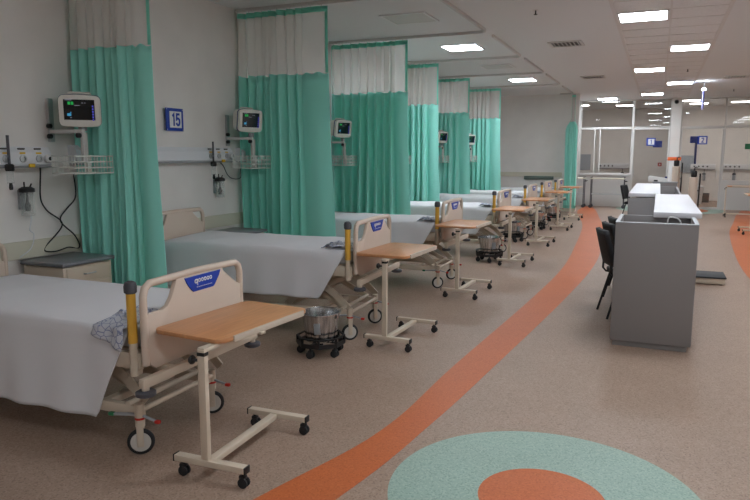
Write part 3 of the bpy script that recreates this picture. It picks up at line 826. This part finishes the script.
for k in bays:
    ye = 4.02+2.5*k if k == 0 else 4.08+2.5*k; ln = 2.3 if k == 0 else 2.05
    a = (XW, ye, 0)
    if k == 0:
        CN, FM, JR = make_console(a, 'white gas outlet console on the wall '+BN[0], 2.3), make_flowmeter((XW, ye-.42, 0), 'black flowmeter on the console '+BN[0]), make_jar((XW, ye-.24, 0), 'clear suction jar on the wall '+BN[0])
        BR, BS = make_bracket((XW, ye+.09, 0), 'wall bracket for the monitor '+BN[0]), make_basket((XW, ye+.09, 0), 'white wire basket below the monitor '+BN[0])
        MN = make_monitor((XW+.31, ye+.135, 1.965), 'patient monitor with lit dark screen '+BN[0], .8)
    else:
        yb = 4.14+2.47*k+(.08 if k == 4 else 0)
        dup(CN, (a[0], a[1], 0), None, 'white gas outlet console on the wall '+BN[k]); dup(FM, (XW, ye-.42, 0), None, 'black flowmeter on the console '+BN[k]); dup(JR, (XW, ye-.24, 0), None, 'clear suction jar on the wall '+BN[k])
        dup(BR, (XW, yb, 0), None, 'wall bracket for the monitor '+BN[k]); dup(BS, (XW, yb, 0), None, 'white wire basket below the monitor '+BN[k])
        dup(MN, (XW+.31, yb+.0, 2.0), 1.2, 'patient monitor with lit dark screen '+BN[k])
def cord(pts, lb, m='black', r=.006, x=-4.715):
    P = spline([(y, z) for y, z in pts], len(pts)*6)
    o = MB().tube([(x+.02*math.sin(i*.35), y, z) for i, (y, z) in enumerate(P)], r, 7).build('power_cord', M[m], None)
    return tag(o, lb, 'cord')
cord([(3.95, 1.52), (3.92, 1.27), (4.0, 1.14), (4.12, 1.03), (4.05, .92), (3.95, .81), (4.02, .785), (4.18, .80), (4.31, .78), (4.24, .90), (4.13, 1.03), (4.2, 1.14), (4.28, 1.25), (4.30, 1.45)], 'black power cord crossing itself on the wall above the nearest cabinet')
cord([(6.41, 1.51), (6.48, 1.43), (6.63, 1.33), (6.76, 1.32), (6.83, 1.4), (6.86, 1.48)], 'short drooping grey cord under the console in the sign 15 bay', 'capgrey', .005)
cord([(3.83, 1.11), (3.80, 1.0), (3.86, .95), (3.80, .85), (3.72, .78), (3.70, .74)], 'thin clear tube hanging from the nearest suction jar', 'rail', .004)
o = MB().box((-3.2, YE-.045, .96), (.85, .03, .10), .006).build('wall_rail', M['guard'], None); tag(o, 'grey-green handrail fixed to the end wall', 'handrail')
for s in (-1, 1): pass

# ------------------------------------------------------------------ nurse station
n = thing('nurse_station_desk', 'long grey nurse station desk with a tall grey end panel', 'desk', (0, 0, 0))
MB().box((.01, 5.80, .55), (.62, .035, 1.0), .004).build('end_panel', M['deskgrey'], n)
MB().box((.31, 9.40, .55), (.03, 7.16, 1.0), .004).build('side_panel', M['deskgrey'], n)
MB().box((-.29, 6.21, .55), (.03, .78, 1.0), .004).build('return_panel', M['deskgrey'], n)
MB().box((.01, 5.80, 1.0535), (.624, .037, .008), .002).build('edge_band', M['railgrey'], n, False); MB().box((.31, 6.15, 1.0535), (.032, .66, .008), .002).build('edge_band', M['railgrey'], n, False); MB().box((-.29, 6.21, 1.0535), (.032, .78, .008), .002).build('edge_band', M['railgrey'], n, False)
MB().box((.01, 6.60, .90), (.57, .03, .30), .003).build('inner_panel', M['deskgrey'], n)
MB().box((.01, 6.20, .78), (.57, .78, .03), .003).build('well_shelf', M['deskgrey'], n)
MB().box((.005, 5.825, .025), (.575, .04, .05), .003).build('plinth', M['deskgrey'], n)
MB().box((.285, 9.4, .025), (.03, 7.0, .05), .003).build('plinth', M['deskgrey'], n)
MB().box((-.02, 8.1, .735), (.60, 2.97, .03), .004).build('worktop', M['counter'], n)
MB().box((-.19, 9.63, .53), (.34, .03, 1.0), .004).build('cross_panel', M['deskgrey'], n)
MB().box((-.16, 11.4, .735), (.40, 3.45, .03), .004).build('worktop', M['counter'], n)
MB().box((-.02, 13.0, .55), (.66, .03, 1.0), .004).build('cross_panel', M['deskgrey'], n)
o = MB().box((.18, 8.06, 1.067), (.40, 3.10, .05), .006).build('counter_top', M['counter'], None); tag(o, 'white counter slab on the near half of the nurse station', 'countertop')
o = MB().box((-.16, 11.36, 1.072), (.40, 3.48, .05), .006).build('counter_top', M['counter'], None); tag(o, 'white counter slab on the far half of the nurse station, shifted left', 'countertop')
P = [(.12, 6.3, .80), (.10, 6.25, .95), (.10, 6.2, 1.06), (.14, 6.2, 1.075), (.19, 6.22, 1.05), (.22, 6.25, .97), (.26, 6.25, .9)]
o = MB().tube(spline(P, 30), .006, 7).build('white_cable', M['white'], None); tag(o, 'curled white cable poking out of the open well of the grey desk', 'cable')
st = thing('step_stool', 'low cream step with black tread beside the nurse station', 'step stool', (.60, 9.30, 0))
MB().box((0, 0, .045), (.48, .42, .07), .004).build('body', M['cream'], st); MB().box((0, 0, .092), (.50, .46, .022), .004).build('tread', M['tread'], st)
for x in (-.2, .2):
    for y in (-.17, .17): MB().cyl((x, y, 0), (x, y, .012), .015, 8).build('foot', M['rubber'], st)

def make_chair(loc, lb, rot=0):
    """armless chair facing +x"""
    c = thing('visitor_chair', lb, 'chair', loc, rot, 'black chairs at the nurse station')
    MB().box((.02, 0, .445), (.42, .44, .05), .02, seg=3).build('seat', M['pad'], c)
    b = MB().grid(8, 8, lambda u, v: Vector((-.21-.09*v-.02*(1-(2*u-1)**2), (-.215+.43*u)*(1-.12*v*v), .53+.34*v)))
    b.build('backrest', M['pad'], c, True, 60, .045)
    for s in (-1, 1):
        y = s*.2
        MB().tube([(.2, y*1.05, 0), (.17, y, .41)], .012, 8).build('leg', M['black'], c)
        MB().tube([(-.26, y*1.05, 0), (-.15, y, .41)], .012, 8).build('leg', M['black'], c)
        MB().tube([(.15, y, .412), (-.12, y, .412), (-.20, y*.9, .42), (-.235, y*.8, .46), (-.235, y*.75, .56), (-.26, y*.7, .70)], .011, 8).build('back_support', M['black'], c)
    return c
CH = make_chair((-.20, 7.0, 0), 'black chair at the left side of the nurse station, nearest of three', .3)
dup(CH, (-.19, 7.68, 0), .33, 'black chair at the left side of the nurse station, middle of three'); dup(CH, (-.18, 8.38, 0), .28, 'black chair at the left side of the nurse station, third from the grey end panel')
dup(CH, (-.50, 17.6, 0), -.3, 'black chair standing alone beyond the far white counter')
o = MB()
o.grid(8, 6, lambda u, v: Vector((-.36+.10*u+.02*math.sin(v*5), 6.80+.14*v, .50+.03*math.sin(u*5+v*3)+.06*u)))
o = o.build('crumpled_paper', M['white'], None, True, 60, .004); tag(o, 'crumpled white paper on the seat of the nearest black chair', 'paper')

# ------------------------------------------------------------------ trolleys and equipment in front of the glass front
def make_trolley(loc, lb, w):
    t = thing('steel_trolley', lb, 'trolley', loc, 0, None)
    MB().box((0, 0, .90), (w, .42, .03), .005).build('top_shelf', M['bumper'], t); MB().box((0, 0, .42), (w-.06, .38, .02), .004).build('lower_shelf', M['alu'], t)
    for x in (-1, 1):
        for y in (-1, 1):
            px_, py_ = x*(w/2-.02), y*.19
            MB().cyl((px_, py_, .10), (px_, py_, .95), .014, 10).build('post', M['capgrey'], t)
            c = MB().cyl((px_, py_, .06), (px_, py_, .10), .012, 8); c.lathe([(.045, -.014), (.05, -.01), (.05, .01), (.045, .014)], (px_, py_, .05), 16, rx(PI/2)); c.build('caster', M['capgrey'], t)
    MB().tube([(w/2-.02, -.19, .82), (w/2+.06, -.19, .82), (w/2+.06, .19, .82), (w/2-.02, .19, .82)], .01, 8).build('push_handle', M['black'], t)
    return t
make_trolley((-1.42, 21.55, 0), 'steel trolley with cream top in front of the left glazing, right of the pair', 1.0)
make_trolley((-2.26, 21.5, 0), 'narrow steel trolley beside the bunched curtain, left of the pair', .34)

def cylinder_cart(loc, lb, h):
    c = thing('gas_cylinder_cart', lb, 'gas cylinder', loc, 0)
    MB().lathe([(.09, .06), (.105, .07), (.105, h-.01), (.09, h)], n=24).build('cylinder', M['creampl'], c)
    v = MB().lathe([(.06, h-.0), (.075, h+.03), (.075, h+.14), (.06, h+.17)], n=16); v.tube([(0, 0, h+.16), (.01, 0, h+.24), (.05, 0, h+.27), (.07, 0, h+.24)], .014, 8); v.build('valve', M['black'], c)
    MB().tube([(.14, .0, .08), (.15, 0, h-.1), (.15, 0, h+.1)], .02, 8).build('cart_pole', M['black'], c)
    b = MB(); b.bar((.08, 0, h-.35), (.16, 0, h-.35), .03, .03); b.box((.04, 0, .045), (.28, .22, .02), .004); b.build('cart_base', M['black'], c)
    for y in (-.13, .13): MB().lathe([(.055, -.014), (.06, -.01), (.06, .01), (.055, .014)], (.14, y, .061), 18, rx(PI/2)).build('wheel', M['rubber'], c)
    for y in (-.07, .07): MB().cyl((-.07, y, 0), (-.07, y, .036), .02, 8).build('foot', M['rubber'], c)
    return c
cylinder_cart((.86, 19.3, 0), 'cream gas cylinder with black valve on a black cart right of the white counter', 1.04)
cylinder_cart((.46, 20.75, 0), 'cream gas cylinder with black valve behind the white machine', 1.3)
e = thing('supply_cart', 'grey supply cart with a white machine on top, in front of the pier', 'cart', (.18, 20.2, 0))
MB().box((0, 0, .475), (.62, .42, .75), .008).build('body', M['deskgrey'], e)
for k in range(4): 
    d = MB().box((0, -.215, .20+.18*k), (.56, .015, .165), .004).build('drawer', M['deskgrey'], e)
    MB().bar((-.1, -.23, .20+.18*k), (.1, -.23, .20+.18*k), .012, .014).build('handle', M['alu'], d)
MB().box((0, 0, .865), (.66, .46, .03), .006).build('top', M['railgrey'], e)
for x in (-.26, .26):
    for y in (-.17, .17): MB().lathe([(.045, -.012), (.05, -.008), (.05, .008), (.045, .012)], (x, y, .051), 16, rx(PI/2)).build('caster', M['rubber'], e); MB().cyl((x, y, .08), (x, y, .105), .012, 8).build('stem', M['alu'], e)
p = thing('white_machine', 'white box-shaped machine lying on the grey supply cart', 'machine', (.0, 20.2, .88))
MB().prism([(-.26, .0), (.22, .0), (.24, .06), (.20, .10), (-.22, .16), (-.26, .13)], 1, -.17, .17, .012).build('body', M['white'], p)
MB().box((-.06, -.175, .03), (.10, .01, .04), .003).build('slot', M['black'], p); MB().box((.2, -.05, .12), (.06, .05, .05), .008).build('dial', M['navy'], p)
q = thing('orange_bin', 'orange-topped white container standing behind the white machine', 'container', (.40, 21.3, 0))
MB().lathe([(.10, 0), (.12, .02), (.14, 1.45)], n=20).build('column', M['white'], q)
MB().box((0, 0, 1.51), (.36, .28, .10), .012).build('tray', M['orangebox'], q)

# ------------------------------------------------------------------ rooms behind the glass
def back_console(x, w, lb):
    c = thing('headwall_panel', lb, 'wall console', (x, YB, 1.22), 0, None)
    MB().box((0, -.05, 0), (w, .10, .17), .01).build('housing', M['rail'], c)
    MB().box((0, -.055, -.10), (w, .09, .02), .003).build('lower_lip', M['railgrey'], c)
    for k in range(4): MB().lathe([(.03, 0), (.03, .012)], (-w/2+.12+k*.14, -.10, 0), 14, rx(PI/2)).build('outlet', M['capgrey'], c)
back_console(-1.55, 1.2, 'white wall console seen through the left glazing')
back_console(1.45, .8, 'white wall console seen through the right glass door')
back_console(2.75, 1.4, 'white wall console seen through the right glazing')
o = thing('wall_board', 'pale blue board on the wall behind the left glazing', 'board', (-2.62, YB-.02, 1.35))
MB().box((0, 0, 0), (.42, .03, .6), .004).build('board', M['endblue'], o); MB().box((-.25, -.01, .1), (.05, .05, .5), .004).build('bracket', M['capgrey'], o)
o = thing('wall_board', 'pale blue board with a dark pole behind the right glass door', 'board', (.92, YB-.02, 1.30))
MB().box((0, 0, 0), (.42, .03, .62), .004).build('board', M['endblue'], o); MB().box((.26, -.03, .3), (.07, .05, 1.1), .004).build('bracket', M['navy'], o)
for x, lb in ((-1.25, 'dark suction jar on the wall behind the left glazing'), (1.5, 'suction jar on the wall behind the right glass door'), (2.45, 'dark suction jar on the wall behind the right glazing')):
    j = thing('hanging_jar', lb, 'suction jar', (x, YB-.07, .72))
    MB().lathe([(.05, 0), (.055, .02), (.055, .2), (.045, .21)], n=16).build('jar', M['railgrey'], j); MB().lathe([(.06, .21), (.06, .25), (.03, .28)], n=16).build('lid', M['capgrey'], j)
    MB().tube([(0, 0, .28), (0, .03, .34), (0, .06, .42)], .01, 8).build('hose', M['capgrey'], j)
o = thing('equipment_box', 'dark box on the floor behind the right glass door', 'box', (1.42, 25.6, 0))
MB().box((0, 0, .14), (.46, .4, .28), .01).build('case', M['slot'], o); MB().box((0, 0, .295), (.48, .42, .03), .006).build('lid', M['capgrey'], o)
o = thing('waste_bin', 'white tapered bin behind the right glass door', 'bin', (1.25, 24.6, 0))
MB().lathe([(.13, 0), (.17, .55)], n=18).build('body', M['white'], o); MB().lathe([(.18, .551), (.18, .58), (.1, .62)], n=18).build('lid', M['rail'], o)
o = thing('wall_box', 'small red alarm box behind the left glass door', 'alarm', (.02, YB-.03, 1.28))
MB().box((0, 0, 0), (.13, .05, .13), .006).build('case', M['red'], o); MB().lathe([(.03, .025), (.03, .032)], (0, 0, 0), 14, rx(PI/2)).build('button', M['white'], o)

# ------------------------------------------------------------------ camera and world
cam = bpy.data.cameras.new('camera'); co = bpy.data.objects.new('camera', cam); COL.objects.link(co)
yaw, pitch, roll = math.radians(23.2), math.radians(8.2), math.radians(.07)
F = Vector((-math.sin(yaw)*math.cos(pitch), math.cos(yaw)*math.cos(pitch), -math.sin(pitch)))
Rv = Vector((math.cos(yaw), math.sin(yaw), 0)); U = Rv.cross(F)
R2 = math.cos(roll)*Rv+math.sin(roll)*U; U2 = -math.sin(roll)*Rv+math.cos(roll)*U
mw = Matrix((R2, U2, -F)).transposed().to_4x4(); mw.translation = (0, 0, 1.6)
co.matrix_world = mw
cam.sensor_width = 36; cam.lens = 657/750*36; cam.clip_end = 200
SC.camera = co
w = bpy.data.worlds.new('world'); SC.world = w; w.use_nodes = True
w.node_tree.nodes['Background'].inputs[0].default_value = (.6, .6, .58, 1); w.node_tree.nodes['Background'].inputs[1].default_value = .02
vs = SC.view_settings; vs.view_transform = 'Standard'; vs.look = 'None'; vs.gamma = 1; vs.use_curve_mapping = False; vs.exposure = .17
SC.cycles.use_denoising = True; SC.cycles.max_bounces = 10; SC.cycles.diffuse_bounces = 5; SC.cycles.transparent_max_bounces = 16
SC.cycles.sample_clamp_indirect = 6
